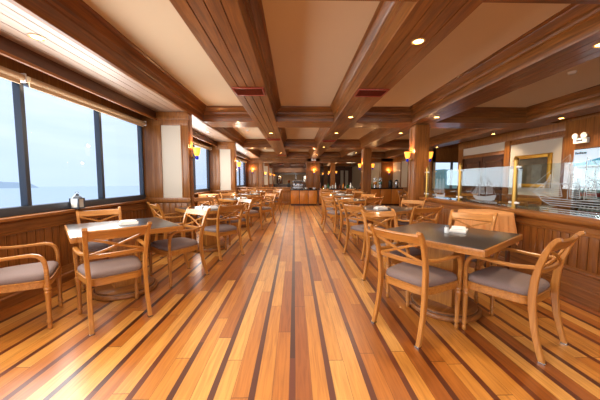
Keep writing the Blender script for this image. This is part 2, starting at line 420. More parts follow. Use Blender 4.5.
struct('wall_beyond_bar', MB().box(1.6, 6.3, 29, 29.2, 0, ZC), M['darkz'], smooth=False)
mb = MB(); mb.box(4.9, 5.2, 28.9, 29, 0, 2.3); mb.box(5.4, 5.7, 28.9, 29, 0, 2.3)
trim(mb, M['fabric'], smooth=False)
struct('wall_beyond_divider', MB().box(1.5, 1.6, 22.5, 32, 0, ZC), M['darkz'], smooth=False)
struct('wall_far_right', MB().box(9.0, 9.2, YB, 12.3, 0, ZC), M['farwall'], smooth=False)

# ---- right side: glazed divider on a panelled dwarf wall
XR = 3.04
mb = MB(); mb.box(XR+.02, XR+.5, YB, 6.42, 0, .86); struct('wall_divider', mb, M['darkz'], smooth=False)
mb = MB(); boards(mb, 'y', XR+.02, -.02, YB, 6.42, .34, .73, .1); trim(mb, M['wallz'])
mb = MB(); mb.prism([(XR+.02, .70), (XR-.015, .715), (XR-.015, .735), (XR+.0, .75), (XR, .80), (XR-.02, .815), (XR-.045, .83), (XR-.06, .85), (XR-.06, .885), (XR-.04, .9), (XR+.12, .9), (XR+.12, .86), (XR+.02, .86)], 'y', YB, 6.45)
trim(mb, M['wally'])
mb = MB(); mb.prism([(XR+.02, 0), (XR-.03, 0), (XR-.03, .15), (XR-.022, .16), (XR-.022, .175), (XR-.012, .185), (XR-.012, .3), (XR-.026, .315), (XR-.026, .335), (XR-.01, .35), (XR+.02, .36)], 'y', YB, 6.42)
struct('baseboard_right', mb, M['wally'])
trim(MB().box(XR+.12, XR+.55, YB, 6.45, .86, .892), M['ledge'], smooth=False)
mb = MB(); mb.box(XR-.01, XR+.52, 6.42, 6.46, 0, .86, .006); trim(mb, M['wallz'])

# ---- wall on the far right with door, picture, cooler
X2 = 6.2
mb = MB(); mb.box(X2, X2+.2, YB, 7.9, 0, ZC); mb.box(X2, X2+.2, 7.9, 10.0, 2.2, ZC); mb.box(X2, X2+.2, 10.0, 10.2, 0, ZC)
struct('wall_right', mb, M['wallz'], smooth=False)
trim(MB().box(X2-.01, X2, 6.2, 7.75, .9, 2.28), M['fabric'], smooth=False)
trim(MB().box(X2-.01, X2, 7.9, 10.0, 2.16, 2.42), M['fabric'], smooth=False)
mb = MB(); mb.box(X2-.04, X2, 7.75, 7.95, 0, 2.6, .008); mb.box(X2-.04, X2, 9.95, 10.2, 0, 2.6, .008); mb.box(X2-.04, X2, 7.95, 9.95, 2.06, 2.17, .008)
mb.box(X2-.05, X2, 4, 6.15, 0, 2.6, .008); mb.box(X2-.035, X2, 6.15, 7.75, 2.28, 2.34, .008); mb.box(X2-.04, X2, 6.15, 7.75, .8, .9, .01); mb.box(X2-.035, X2, 6.15, 6.22, .9, 2.3, .008)
mb.box(X2-.05, X2, 6.15, 10.2, 2.42, 2.63, .01)
trim(mb, M['wallz'])
dr = bpy.data.objects.new('door_1', None); C.objects.link(dr); dr['kind'] = 'structure'
for y0, y1 in ((7.96, 8.94), (8.96, 9.94)):
    mb = MB(); mb.box(X2+.02, X2+.06, y0, y1, .01, 2.06)
    for z0, z1 in ((.15, .9), (1.0, 1.92)):
        mb.box(X2+.0, X2+.03, y0+.1, y0+.16, z0, z1, .006); mb.box(X2+.0, X2+.03, y1-.16, y1-.1, z0, z1, .006)
        mb.box(X2+.0, X2+.03, y0+.1, y1-.1, z0, z0+.06, .006); mb.box(X2+.0, X2+.03, y0+.1, y1-.1, z1-.06, z1, .006)
    lf = mb.build('door_leaf', M['darkz'], dr)
    MB().tube([(X2+.02, y1-.08 if y0 < 8.5 else y0+.08, 1.0), (X2-.03, y1-.08 if y0 < 8.5 else y0+.08, 1.0), (X2-.03, y1-.18 if y0 < 8.5 else y0+.18, 1.0)], .01).build('door_handle', M['brass'], lf)
# window wall at the far right
YR = 12.1
mb = MB(); mb.box(6.15, 9.0, YR, YR+.2, 0, .86); mb.box(6.15, 9.0, YR, YR+.2, 2.12, ZC)
struct('wall_far_windows', mb, M['wallz'], smooth=False)
struct('wall_return', MB().box(6.15, 6.3, YR, YE, 0, ZC), M['farwall'], smooth=False)
mb = MB(); mb.box(6.12, 6.15, YR, 17, 2.35, ZC-.01, .01); mb.box(6.12, 6.15, YR, 17, 0, .9, .01); mb.box(6.10, 6.15, YR-.02, YR+.2, 0, 2.6, .01)
for y in (14.6, 15.6): mb.box(6.12, 6.15, y, y+.1, .9, 2.4, .006)
trim(mb, M['wallz'])
wn[0] += 1
w = bpy.data.objects.new('window_%d' % wn[0], None); C.objects.link(w); w['kind'] = 'structure'
mb = MB(); mb.box(6.15, 9.0, YR, YR+.1, .86, .92, .005); mb.box(6.15, 9, YR, YR+.1, 2.08, 2.12, .005)
mb.box(6.15, 6.2, YR, YR+.1, .86, 2.12, .005); mb.build('window_frame', M['frame'], w)
for x in (7.05, 8.4): MB().box(x-.03, x+.03, YR-.01, YR+.1, .92, 2.08, .004).build('mullion', M['frame'], w)
for x0, x1 in ((6.2, 7.02), (7.08, 8.37), (8.43, 9)): MB().box(x0, x1, YR+.05, YR+.056, .92, 2.08).build('pane', M['pane'], w, smooth=False)
# near end, behind the viewpoint: wall, its wide window added for fill light
mb = MB(); mb.box(XW, 9, YB-.2, YB, 0, .8); mb.box(XW, 9, YB-.2, YB, 2.45, ZC); mb.box(XW, -2.7, YB-.2, YB, .8, 2.45); mb.box(6.0, 9, YB-.2, YB, .8, 2.45)
struct('wall_back', mb, M['wallz'], smooth=False)
wn[0] += 1
w = bpy.data.objects.new('window_%d' % wn[0], None); C.objects.link(w); w['kind'] = 'structure'
mb = MB()
for x in (-2.68, -1.2, .3, 1.8, 3.3, 4.8, 5.98): mb.box(x-.03, x+.03, YB-.14, YB-.06, .8, 2.45, .004)
mb.box(-2.7, 6, YB-.14, YB-.05, .8, .88, .004); mb.build('window_frame', M['frame'], w)
for x0, x1 in ((-2.65, -1.23), (-1.17, .27), (.33, 1.77), (1.83, 3.27), (3.33, 4.77), (4.83, 5.95)): MB().box(x0, x1, YB-.1, YB-.094, .88, 2.45).build('pane', M['pane'], w, smooth=False)

# ------------------------------------------------------------------ columns under the third beam
ords = ['nearest', 'second', 'third', 'fourth', 'fifth', 'sixth', 'seventh', 'eighth', 'ninth', 'tenth']
COLS = [(3.05, 6.68), (3.05, 11.58), (3.0, 21.4), (3.0, 26.3)]
for k, (x, y) in enumerate(COLS):
    t = thing('wooden_column', '%s square panelled wooden column holding up the ceiling beams on the right' % ords[k], 'column', (x, y, 0), 0, 'square wooden columns')
    hw = .165
    MB().box(-hw, hw, -hw, hw, .0, ZB-.002, .012).build('shaft', M['wallz'], t)
    mb = MB()
    for sx, sy in ((1, 0), (-1, 0), (0, 1), (0, -1)):
        for o in (-.115, .115):
            if sx: mb.box(sx*hw, sx*(hw+.012), o-.045, o+.045, .2, 2.56, .003)
            else: mb.box(o-.045, o+.045, sy*hw, sy*(hw+.012), .2, 2.56, .003)
    mb.build('face_board', M['wallz'], t)
    MB().box(-hw-.03, hw+.03, -hw-.03, hw+.03, 0, .18, .01).build('plinth', M['wallz'], t)

# ------------------------------------------------------------------ dining chair (cross back, arms)  front = +y
def make_chair():
    t = thing('dining_chair', 'x', 'chair')
    # seat frame and cushion
    def outline(ins, n=36, e=.34):
        r = []
        for i in range(n):
            a = 2*PI*i/n; c, s = math.cos(a), math.sin(a)
            u = math.copysign(abs(c)**e, c); v = math.copysign(abs(s)**e, s)
            y = v*(.235-ins); hw = (.240+(y/.235)*.030)-ins
            r.append((u*hw, y))
        return r
    def lvl(ins, z): return [(x, y, z) for x, y in outline(ins)]
    MB().rings([lvl(.004, .375), lvl(0, .379), lvl(0, .425), lvl(-.004, .43), lvl(-.004, .438), lvl(.006, .442)]).build('seat_frame', M['chairx'], t)
    MB().rings([lvl(.014, .436), lvl(.006, .444), lvl(.003, .462), lvl(.008, .48), lvl(.024, .494), lvl(.06, .503), lvl(.12, .508), lvl(.19, .51)]).build('seat', M['seat'], t, ang=80)
    # rear legs running up into the back posts
    path = [(-.315, 0), (-.288, .09), (-.258, .22), (-.24, .36), (-.236, .46), (-.245, .58), (-.268, .69), (-.30, .79), (-.332, .86), (-.358, .893), (-.378, .902)]
    for sx in (-1, 1):
        lg = MB().bar([(sx*(.216+.008*(1-min(1, z/.45))+.022*max(0, (z-.45)/.45)), y, z+.004) for y, z in path], (1, 0, 0), [.034]*len(path), [.036, .038, .042, .048, .05, .046, .042, .038, .034, .03, .022]).build('leg', M['chairz'], t)
        MB().box(sx*.223-.02, sx*.223+.02, -.338, -.294, 0, .012, .003).build('foot_glide', M['steel'], lg)
    def yat(z):
        for (y0, z0), (y1, z1) in zip(path, path[1:]):
            if z0 <= z <= z1: return y0+(y1-y0)*(z-z0)/(z1-z0)
        return path[-1][0]
    # crest rail, bowed
    def rail(z0, z1, th, bow, hw, name, mat):
        zc = (z0+z1)/2; dirv = Vector((0, yat(z1)-yat(z0), z1-z0)).normalized()
        pts = []
        for i in range(11):
            x = -hw+2*hw*i/10; pts.append((x, yat(zc)-bow*(1-(x/hw)**2)+.006, zc))
        MB().bar(pts, dirv, z1-z0, th, .35).build(name, mat, t)
    rail(.805, .888, .024, .026, .222, 'crest_rail', M['chairx'])
    rail(.628, .664, .022, .02, .212, 'back_rail', M['chairx'])
    for sx in (-1, 1):
        pts = []
        for i in range(11):
            f = i/10; x = sx*(-.205+.42*f); z = .660+(.808-.660)*f
            pts.append((x, yat(z)-.022*(1-(x/.2)**2)+.004+(.005 if sx > 0 else -.004), z+.004*math.sin(2*PI*f)*-1))
        MB().bar(pts, (0, 1, 0), .014, .020, .3).build('cross_brace', M['chairx'], t)
    # turned front legs
    prof = [(.012, 0), (.017, .006), (.018, .03), (.013, .05), (.013, .055), (.021, .062), (.022, .075), (.017, .086), (.0155, .1), (.021, .30), (.022, .315), (.026, .322), (.026, .334), (.021, .341), (.021, .347), (.027, .354), (.027, .368), (.022, .375), (.024, .379), (.024, .40)]
    for sx in (-1, 1): MB().lathe(prof, 12, (sx*.244, .212, 0)).build('leg', M['chairz'], t)
    # arms: rise from the front leg, sweep back to the post
    for sx in (-1, 1):
        a = [(.250, .214, .372), (.252, .214, .46), (.255, .213, .54), (.257, .207, .59), (.258, .192, .63), (.259, .165, .656), (.260, .125, .668), (.260, .05, .666), (.258, -.04, .662), (.252, -.12, .662), (.246, -.19, .670), (.232, -.248, .678)]
        MB().bar([(sx*x, y, z) for x, y, z in a], (1, 0, 0), [.03, .03, .03, .031, .032, .034, .036, .036, .035, .032, .028, .024], [.034, .03, .03, .032, .033, .032, .028, .026, .026, .027, .028, .028], .45).build('armrest', M['chairy'], t)
    return t
place_chair = Once(make_chair())
CG = 'cross-back armchairs round the dining tables'
LT = [(-2.01, 3.20), (-1.61, 5.16), (-1.53, 7.8), (-1.5, 10.3), (-1.55, 12.4)]
RT = [(1.525, 2.68), (1.69, 5.08), (1.52, 7.35), (1.76, 9.75), (1.98, 12.1)]
ST = [(4.75, 5.6), (4.7, 7.7), (4.75, 9.9)]
def chair_rear(rx, ry, fx, fy, label):
    """chair given the middle of its rear feet and its facing direction; drawn back until the legs clear the table bases"""
    a = math.atan2(fy, fx)-PI/2; n = math.hypot(fx, fy); fx /= n; fy /= n
    for q in range(20):
        ok = True
        for s_ in (-1, 1):
            px = rx+fx*.527+s_*.244*-fy; py = ry+fy*.527+s_*.244*fx
            if any(math.hypot(px-x, py-y) < .348 for x, y in LT+RT+ST): ok = False
        if ok: break
        rx -= fx*.015; ry -= fy*.015
    return place_chair((rx+fx*.315, ry+fy*.315, 0), a, label, CG)

# ------------------------------------------------------------------ tables
def make_table():
    t = thing('dining_table', 'x', 'table'); h = .475
    mb = MB()
    for sx, sy in ((1, 0), (-1, 0), (0, 1), (0, -1)):
        if sx: mb.box(sx*(h-.05), sx*h, -h, h, .715, .77, .005)
        else: mb.box(-h+.05, h-.05, sy*(h-.05), sy*h, .715, .77, .005)
    mb.box(-h+.045, h-.045, -h+.045, h-.045, .72, .755); mb.build('top_frame', M['chairx'], t)
    MB().box(-h+.016, h-.016, -h+.016, h-.016, .765, .773, .002).build('tabletop', M['top'], t)
    mb = MB(); mb.box(-.13, .13, -.13, .13, .07, .68, .012); mb.box(-.2, .2, -.2, .2, .66, .72, .012); mb.build('pedestal', M['chairz'], t)
    MB().lathe([(.305, 0), (.315, .012), (.315, .035), (.305, .048), (.285, .05), (.28, .054), (.28, .07), (.265, .08), (.2, .084), (.15, .09)], 48).build('base', M['wallx'], t)
    MB().lathe([(.284, .049), (.292, .05), (.292, .054), (.282, .0545)], 48).build('base_band', M['steel'], t)
    return t
place_table = Once(make_table())
TG = 'square pedestal dining tables'
DL, DR = math.radians(42), math.radians(37)
for k, (x, y) in enumerate(LT):
    o = place_table((x, y, 0), DL, '%s square dark-topped pedestal table along the left windows' % ords[k], TG)
    if k == 0: o.scale = (1.06, 1.06, 1)
    elif k == 1: o.scale = (1, 1, 1)
for k, (x, y) in enumerate(RT):
    place_table((x, y, 0), DR, '%s square dark-topped pedestal table right of the aisle' % ords[k], TG)
# nearest two tables: each chair as measured
def L(k, w): return 'cross-back armchair %s the %s left table' % (w, ords[k])
def Rr(k, w): return 'cross-back armchair %s the %s right table' % (w, ords[k])
chair_rear(-1.545, 2.39, -.69, .72, L(0, 'with its back to us in front of'))
chair_rear(-2.72, 2.27, .85, .53, L(0, 'cut off by the frame edge left of'))
chair_rear(-1.38, 3.82, -.61, -.79, L(0, 'turned sideways on the aisle side of'))
chair_rear(-2.525, 3.595, .66, -.75, L(0, 'tucked in under the window behind'))
chair_rear(.842, 2.20, .85, .53, Rr(0, 'showing its cross back on the aisle side of'))
chair_rear(1.95, 1.92, -.5, .87, Rr(0, 'large in the right foreground, in front of'))
chair_rear(2.17, 3.27, -.78, -.63, Rr(0, 'facing us, tucked in behind'))
chair_rear(1.11, 3.5, .3, -.95, Rr(0, 'at the far aisle corner of'))
# second tables
chair_rear(-1.235, 4.66, -.76, .65, L(1, 'with its back to the aisle at'))
chair_rear(-1.08, 5.92, -.72, -.69, L(1, 'on the far aisle corner of'))
chair_rear(-2.28, 4.80, .72, .69, L(1, 'against the pier left of'))
chair_rear(-2.14, 6.38, .66, -.75, L(1, 'by the second window behind'))
chair_rear(.98, 4.50, .87, .48, Rr(1, 'showing its cross back on the aisle side of'))
chair_rear(2.0, 4.06, -.25, .97, Rr(1, 'in darker wood in front of'))
chair_rear(2.22, 5.36, -.8, -.6, Rr(1, 'facing us on the screen side of'))
chair_rear(1.12, 5.9, .62, -.78, Rr(1, 'at the far aisle corner of'))
offL = [((.53, -.9), (-.7, .71), 'near aisle corner of'), ((.66, .3), (-.72, -.69), 'far aisle corner of'), ((-.58, -.75), (.72, .69), 'near window corner of'), ((-.5, .62), (.66, -.75), 'far window corner of')]
offR = [((-.68, -.6), (.86, .5), 'near aisle corner of'), ((.4, -.85), (-.4, .9), 'near screen corner of'), ((.5, .45), (-.8, -.6), 'far screen corner of'), ((-.55, .68), (.6, -.8), 'far aisle corner of')]
for k in (2, 3, 4):
    for (o, f, w) in offL:
        if k == 3 and w == 'near window corner of': o = (-.5, -1.38)
        chair_rear(LT[k][0]+o[0], LT[k][1]+o[1], f[0], f[1], L(k, 'at the '+w))
    for (o, f, w) in offR: chair_rear(RT[k][0]+o[0], RT[k][1]+o[1], f[0], f[1], Rr(k, 'at the '+w))
# dim tables and chairs behind the glass screen
for k, (x, y) in enumerate(ST):
    place_table((x, y, 0), DR, '%s dark-topped table behind the glass screen' % ords[k], TG)
    for (o, f, w) in ((offR[0][0], offR[0][1], 'near left corner of'), (offR[2][0], offR[2][1], 'far right corner of'), (offR[3][0], offR[3][1], 'far left corner of')):
        chair_rear(x+o[0], y+o[1], f[0], f[1], 'cross-back armchair at the %s the %s table behind the glass screen' % (w, ords[k]))

# ------------------------------------------------------------------ table-top things
TT = .772
def make_napkins():
    o = bpy.data.objects.new('folded_napkin', None)
    t = thing('folded_napkin', 'x', 'napkin')
    def slab(w, d, z0, z1, amp, ph, bulge=.35):
        mb = MB(); n = 9
        def top(u, v):
            x = (u-.5)*w; y = (v-.5)*d; e = min(u, 1-u, v, 1-v)
            return (x, y, z0+(z1-z0)*min(1, bulge+e*5)+amp*math.sin(7*u+ph)*math.sin(5*v+ph)*min(1, e*6))
        mb.grid(top, n, n); mb.grid(lambda u, v: ((u-.5)*w, (v-.5)*d, z0), n, n)
        bmesh.ops.remove_doubles(mb.bm, verts=mb.bm.verts, dist=.0005)
        return mb
    def slabc(w, d, z0, z1, amp, ph):
        mb = MB(); r = []
        return mb.rings([[((a)*w/2*k, b*d/2*k, z) for a, b in ((-1, -1), (0, -1.02), (1, -1), (1.01, 0), (1, 1), (0, 1.02), (-1, 1), (-1.01, 0))] for k, z in ((.98, z0), (1, z0+(z1-z0)*.3), (1, z0+(z1-z0)*.7), (.96, z1), (.5, z1+amp))])
    slabc(.20, .15, 0, .022, .004, 0).build('lower_fold', M['white'], t)
    o2 = slabc(.17, .13, .022, .042, .008, 1).build('upper_fold', M['white'], t); o2.rotation_euler = (0, 0, .12)
    bpy.data.objects.remove(o)
    return t
def make_shaker():
    t = thing('salt_shaker', 'x', 'shaker')
    MB().lathe([(.0, 0), (.019, 0), (.021, .004), (.021, .05), (.019, .056)], 16).build('shaker_body', M['ceramic'], t)
    MB().lathe([(.019, .056), (.019, .062), (.014, .07), (.002, .073)], 16).build('shaker_cap', M['steel'], t)
    return t
nap = Once(make_napkins()); shk = Once(make_shaker())
NG, SG = 'folded white napkins on the tables', 'small shakers on the tables'
nap((-1.98, 3.26, TT), .5, 'folded white napkins on the nearest left table', NG)
nap((1.69, 2.74, TT), .9, 'folded white napkin beside the white shaker on the nearest right table', NG)
shk((1.52, 2.66, TT), 0, 'small white shaker on the nearest right table', SG)
o = nap((-1.53, 5.12, TT), .4, 'folded white napkin on the second left table', NG); o.scale = (.8, .8, .9)
shk((-1.72, 5.1, TT), 0, 'small shaker on the second left table beside the napkin', SG)
nap((1.56, 4.88, TT), .2, 'folded white napkins on the second right table', NG)
for k in (2, 3, 4):
    o = nap((LT[k][0]+.05, LT[k][1]-.1, TT), .3*k, 'folded white napkins on the %s left table' % ords[k], NG); o.scale = (.75, .75, .9)
    nap((RT[k][0]-.08, RT[k][1]-.05, TT), .2*k, 'folded white napkins on the %s right table' % ords[k], NG)
    shk((LT[k][0]-.15, LT[k][1]-.1, TT), 0, 'small shaker on the %s left table' % ords[k], SG)
    shk((RT[k][0]-.22, RT[k][1]+.05, TT), 0, 'small shaker on the %s right table' % ords[k], SG)

# lantern on the sill
t = thing('candle_lantern', 'small square metal candle lantern standing on the left window sill', 'lantern', (-2.885, 3.66, .922), .0); t.scale = (1.25, 1.25, 1.12)
mb = MB(); mb.box(-.045, .045, -.045, .045, 0, .016, .003)
for sx in (-1, 1):
    for sy in (-1, 1): mb.box(sx*.04-.007, sx*.04+.007, sy*.04-.007, sy*.04+.007, .014, .12)
mb.box(-.046, .046, -.046, .046, .115, .125, .002); mb.build('lantern_frame', M['frame'], t)
mb = MB()
for sx in (-1, 1):
    mb.box(sx*.04-.001, sx*.04+.001, -.035, .035, .016, .115); mb.box(-.035, .035, sx*.04-.001, sx*.04+.001, .016, .115)
mb.build('lantern_glass', M['clear'], t, smooth=False)
MB().lathe([(.062, .125), (.05, .14), (.024, .155), (.02, .165), (.024, .168), (.012, .178), (.002, .18)], 4).build('lantern_roof', M['frame'], t, ang=20)
MB().tube([(.018*math.cos(a), 0, .185+.016*math.sin(a)) for a in [i*PI/8 for i in range(9)]], .003, 6).build('ring_handle', M['frame'], t)
MB().lathe([(.02, .016), (.02, .07), (.017, .074), (.002, .072)], 14).build('candle', M['cream'], t)
t = thing('glass_bottle', 'small dark bottle on the second window sill past the first pier', 'bottle', (XW+.07, 6.3, .9235))
MB().lathe([(0, 0), (.03, 0), (.032, .01), (.032, .1), (.012, .14), (.012, .18), (.014, .182), (.014, .19), (.002, .19)], 14).build('bottle_body', M['black'], t)

# ------------------------------------------------------------------ cloth-covered side stations
def make_station():
    t = thing('side_station', 'x', 'side table'); W, D, H = .50, .50, .86
    mb = MB(); mb.box(-W/2, W/2, -D/2, D/2, H-.03, H-.006, .004)
    mb.build('station_top', M['darky'], t)
    for sx in (-1, 1):
        for sy in (-1, 1): MB().box(sx*(W/2-.05)-.02, sx*(W/2-.05)+.02, sy*(D/2-.05)-.02, sy*(D/2-.05)+.02, 0, H-.03, .003).build('leg', M['darkz'], t)
    return t
def cloth(W, D, H, drop, n=160):
    """rounded-square top with a rippled fall, corners hanging lower; points spaced evenly round the edge"""
    dense = []
    for i in range(2001):
        a = 2*PI*i/2000; c, s = math.cos(a), math.sin(a); e = .42
        dense.append((math.copysign(abs(c)**e, c)*W/2, math.copysign(abs(s)**e, s)*D/2))
    cum = [0]
    for p, q in zip(dense, dense[1:]): cum.append(cum[-1]+math.hypot(q[0]-p[0], q[1]-p[1]))
    edge = []; k = 0
    for i in range(n):
        t = cum[-1]*i/n
        while cum[k+1] < t: k += 1
        f = (t-cum[k])/max(1e-9, cum[k+1]-cum[k]); edge.append((dense[k][0]+(dense[k+1][0]-dense[k][0])*f, dense[k][1]+(dense[k+1][1]-dense[k][1])*f))
    mb = MB(); rings = [[(x*k, y*k, H) for x, y in edge] for k in (.01, .5, .9, .985)]
    for q in range(10):
        f = q/9; r = []
        for i, (x, y) in enumerate(edge):
            t = i/n; corner = abs(math.sin(2*math.atan2(y/D, x/W)))**4
            d = drop*(1+.55*corner)+.006*math.sin(2*PI*19*t)
            rip = f*(.017*math.sin(2*PI*19*t+.5)+.011*math.sin(2*PI*31*t+2)+.045*corner+.012)
            l = math.hypot(x, y)
            r.append((x+x/l*(rip+.006), y+y/l*(rip+.006), H-.006-d*f))
        rings.append(r)
    mb.rings(rings, cap=False); return mb
st = Once(make_station())
for (x, y, lab, clab) in ((2.665, 3.74, 'side station under the tan cloth against the right panelled divider', 'tan cloth draped over the side station by the right divider'),
        (-2.62, 8.35, 'side station under a tan cloth beneath the second left window', 'tan cloth draped over the side station beneath the left windows')):
    st((x, y, 0), 0, lab, 'cloth-covered side stations')
    o = cloth(.53, .53, .866, .27).build('tablecloth', M['tan'], ang=60); o.location = (x, y, 0); tag(o, clab, 'tablecloth', 'tan tablecloths on the side stations')

# ------------------------------------------------------------------ glass screen on the divider: brass posts, etched panes
PY = [6.34, 5.06, 3.78, 2.5, 1.22, -.06]
XG = XR+.07
def make_post():
    t = thing('brass_post', 'x', 'post')
    MB().lathe([(.04, 0), (.04, .012), (.028, .02), (.028, .66)], 18).build('post_tube', M['brass'], t)
    MB().lathe([(.028, .65), (.038, .655), (.038, .672), (.03, .678), (.034, .692), (.026, .708), (.004, .714)], 18).build('post_cap', M['brass'], t)
    for z in (.08, .58):
        for s in (-1, 1):
            MB().lathe([(.014, 0), (.014, .045), (.02, .046), (.02, .06), (.004, .062)], 10, (0, .022 if s > 0 else -.084, z), 'y').build('glass_clamp', M['ceramic'], t)
    return t
post = Once(make_post())
plab = ['brass post at the far left end of the glass screen, next to the column', 'middle brass post of the glass screen, left of the etched two-master', 'nearest brass post of the glass screen, right behind the tan cloth', 'brass post of the glass screen just outside the right picture edge', 'brass post of the glass screen beside the viewpoint', 'brass post of the glass screen behind the viewpoint']
for y, l in zip(PY, plab): post((XG, y, .9), 0, l, 'brass posts of the glass screen')
def ship_mb(kind, y0, y1, z0, flip=1):
    """etched sailing ship drawn flat in the y-z plane, y0..y1 wide"""
    mb = MB(); w = y1-y0; x = XG-.004
    def P(u, v): return (x, (y1-u*w), z0+v*w)                   # u runs left to right as seen from the aisle
    def solid(pts): mb.bm.faces.new([mb.bm.verts.new(P(*p)) for p in pts])
    def line(a, b, t=.006):
        d = Vector((b[0]-a[0], b[1]-a[1])); n = Vector((-d[1], d[0])).normalized()*t/2
        solid([(a[0]+n[0], a[1]+n[1]), (b[0]+n[0], b[1]+n[1]), (b[0]-n[0], b[1]-n[1]), (a[0]-n[0], a[1]-n[1])])
    def poly(pts):
        """sail: outline and close hatching"""
        for a, b in zip(pts, pts[1:]+pts[:1]): line(a, b, .009)
        lo, hi = min(p[1] for p in pts), max(p[1] for p in pts); k = max(2, int((hi-lo)/.022))
        for q in range(1, k):
            v = lo+(hi-lo)*q/k; xs = []
            for a, b in zip(pts, pts[1:]+pts[:1]):
                if (a[1]-v)*(b[1]-v) < 0: xs.append(a[0]+(b[0]-a[0])*(v-a[1])/(b[1]-a[1]))
            xs.sort()
            for a, b in zip(xs[::2], xs[1::2]): line((a, v), (b, v), .009)
    if kind == 'schooner':
        solid([(.12, .12), (.3, .1), (.6, .1), (.9, .15), (.96, .14), (.9, .03), (.8, .0), (.25, .0), (.16, .05)])
        poly([(.02, -.03), (.3, -.01), (.98, -.02), (.98, -.05), (.5, -.06)])
        for u, h in ((.38, .58), (.62, .62)): line((u, .1), (u, h), .014)
        poly([(.4, .16), (.4, .44), (.52, .38), (.56, .15)]); poly([(.64, .16), (.64, .48), (.78, .40), (.84, .18)])
        poly([(.37, .5), (.37, .14), (.2, .13)]); poly([(.33, .42), (.18, .14), (.08, .15)]); poly([(.41, .47), (.41, .55), (.5, .42)])
        line((.12, .12), (0, .2), .01); line((.0, .2), (.38, .57)); line((.62, .6), (.94, .15)); line((.38, .56), (.62, .6))
    elif kind == 'square':
        solid([(.1, .16), (.3, .1), (.7, .1), (.92, .2), (.88, .03), (.75, -.02), (.25, -.02), (.15, .04)])
        poly([(0, -.06), (.4, -.03), (1, -.06), (1, -.1), (.3, -.1)])
        for u in (.25, .5, .74):
            line((u, .1), (u, .95 if u == .5 else .82), .016)
            for b, t_, hw in ((.18, .38, .115), (.41, .58, .1), (.61, .74, .08)): poly([(u-hw, b), (u+hw, b), (u+hw*.85, t_), (u, t_+.02), (u-hw*.85, t_)])
        poly([(.22, .6), (.0, .24), (.1, .2)]); line((.1, .16), (-.04, .26), .012)
    else:
        poly([(.12, .11), (.3, .075), (.6, .06), (.82, .085), (.97, .12), (.93, .03), (.82, -.01), (.3, -.01), (.18, .04)])
        for i in range(4): line((.16, -.05-.025*i), (1.02, -.055-.022*i), .009)
        for u, h in ((.3, .42), (.5, .58), (.68, .53), (.84, .40)): line((u, .07), (u, h), .009)
        poly([(.32, .1), (.32, .3), (.40, .25), (.44, .1)]); poly([(.52, .1), (.52, .36), (.6, .30), (.64, .09)]); poly([(.7, .1), (.7, .33), (.77, .27), (.8, .1)])
        poly([(.28, .36), (.28, .12), (.16, .12)]); poly([(.24, .28), (.14, .12), (.05, .13)])
        line((.12, .1), (-.02, .17), .008); line((-.02, .17), (.3, .42), .004); line((.3, .42), (.5, .58), .004); line((.84, .4), (1.0, .1), .004); line((.68, .53), (.84, .4), .004)
        line((.5, .58), (.3, .08), .003); line((.5, .58), (.68, .08), .003); line((.68, .53), (.9, .08), .003); line((.1, .24), (.62, .25), .012)
    return mb
kinds = [('square', .50, .38, .94), ('schooner', .66, .30, .97), ('bark', 1.0, .15, 1.01), ('schooner', .7, .3, .97), ('square', .6, .3, .97)]
glab = ['etched glass screen pane with a square-rigged ship, between far and middle brass posts', 'etched glass screen pane with a two-masted schooner, between middle and nearest brass posts', 'large etched glass screen pane with a long sailing ship at the right picture edge', 'glass screen pane beside the viewpoint', 'glass screen pane behind the viewpoint']
for k in range(5):
    yb, ya = PY[k]-.035, PY[k+1]+.035
    t = thing('glass_screen', glab[k], 'glass screen', (0, 0, 0), 0, 'etched panes of the glass screen'); MB().box(XG-.003, XG+.005, ya, yb, .925, 1.5).build('pane', M['glass'], t, smooth=False)
    kd, w, of, z = kinds[k]
    yc = {0: 5.75, 1: 4.42, 2: 3.03}.get(k, (ya+yb)/2)
    s = ship_mb(kd, yc-w/2, yc+w/2, z).build('etched_ship', M['etch'], t, smooth=False); s['label'] = 'white etched sailing ship'

# ------------------------------------------------------------------ wall sconces
def make_sconce():
    """arm comes out along +x"""
    t = thing('wall_sconce', 'x', 'wall lamp')
    MB().lathe([(.045, 0), (.045, .008), (.03, .016), (.006, .02)], 18, (0, 0, -.1), 'x').build('backplate', M['brass'], t)
    MB().tube([(.01, 0, -.1), (.05, 0, -.115), (.085, 0, -.11), (.1, 0, -.085)], .008).build('arm', M['brass'], t)
    MB().lathe([(.012, -.155), (.028, -.14), (.034, -.115), (.03, -.085), (.022, -.075)], 14, (.1, 0, 0)).build('finial', M['blue'], t)
    MB().lathe([(.026, -.078), (.046, -.06), (.058, -.02), (.065, .03), (.078, .085), (.072, .085), (.056, .02), (.02, -.06)], 20, (.1, 0, 0)).build('shade', M['amber'], t)
    return t
scn = Once(make_sconce())
SC = [(-2.058, 5.55, 1.86, 0, 'wall sconce with amber shade on the first pier between the left windows'), (-2.058, 9.7, 1.84, 0, 'wall sconce with amber shade on the second pier between the left windows'),
    (-2.58, YF-.02, 1.86, -PI/2, 'wall sconce on the panelled end wall just right of the farthest left window'), (1.22, YF-.02, 1.82, -PI/2, 'wall sconce on the far central wooden pier above the counter'), (5.87, YF-.02, 1.8, -PI/2, 'wall sconce on the far right wooden pier above the buffet counter')]
for k, (x, y) in enumerate(COLS):
    SC += [(x-.178, y, 1.9, PI, 'wall sconce on the left side of the %s wooden column' % ords[k]), (x+.178, y, 1.9, 0, 'wall sconce on the right side of the %s wooden column' % ords[k])]
for k, y in enumerate((18.8, 22.8, 27.2)): SC.append((-2.1, y, 1.75, 0, 'tiny wall sconce on the %s white pier seen through the far opening' % ords[k]))
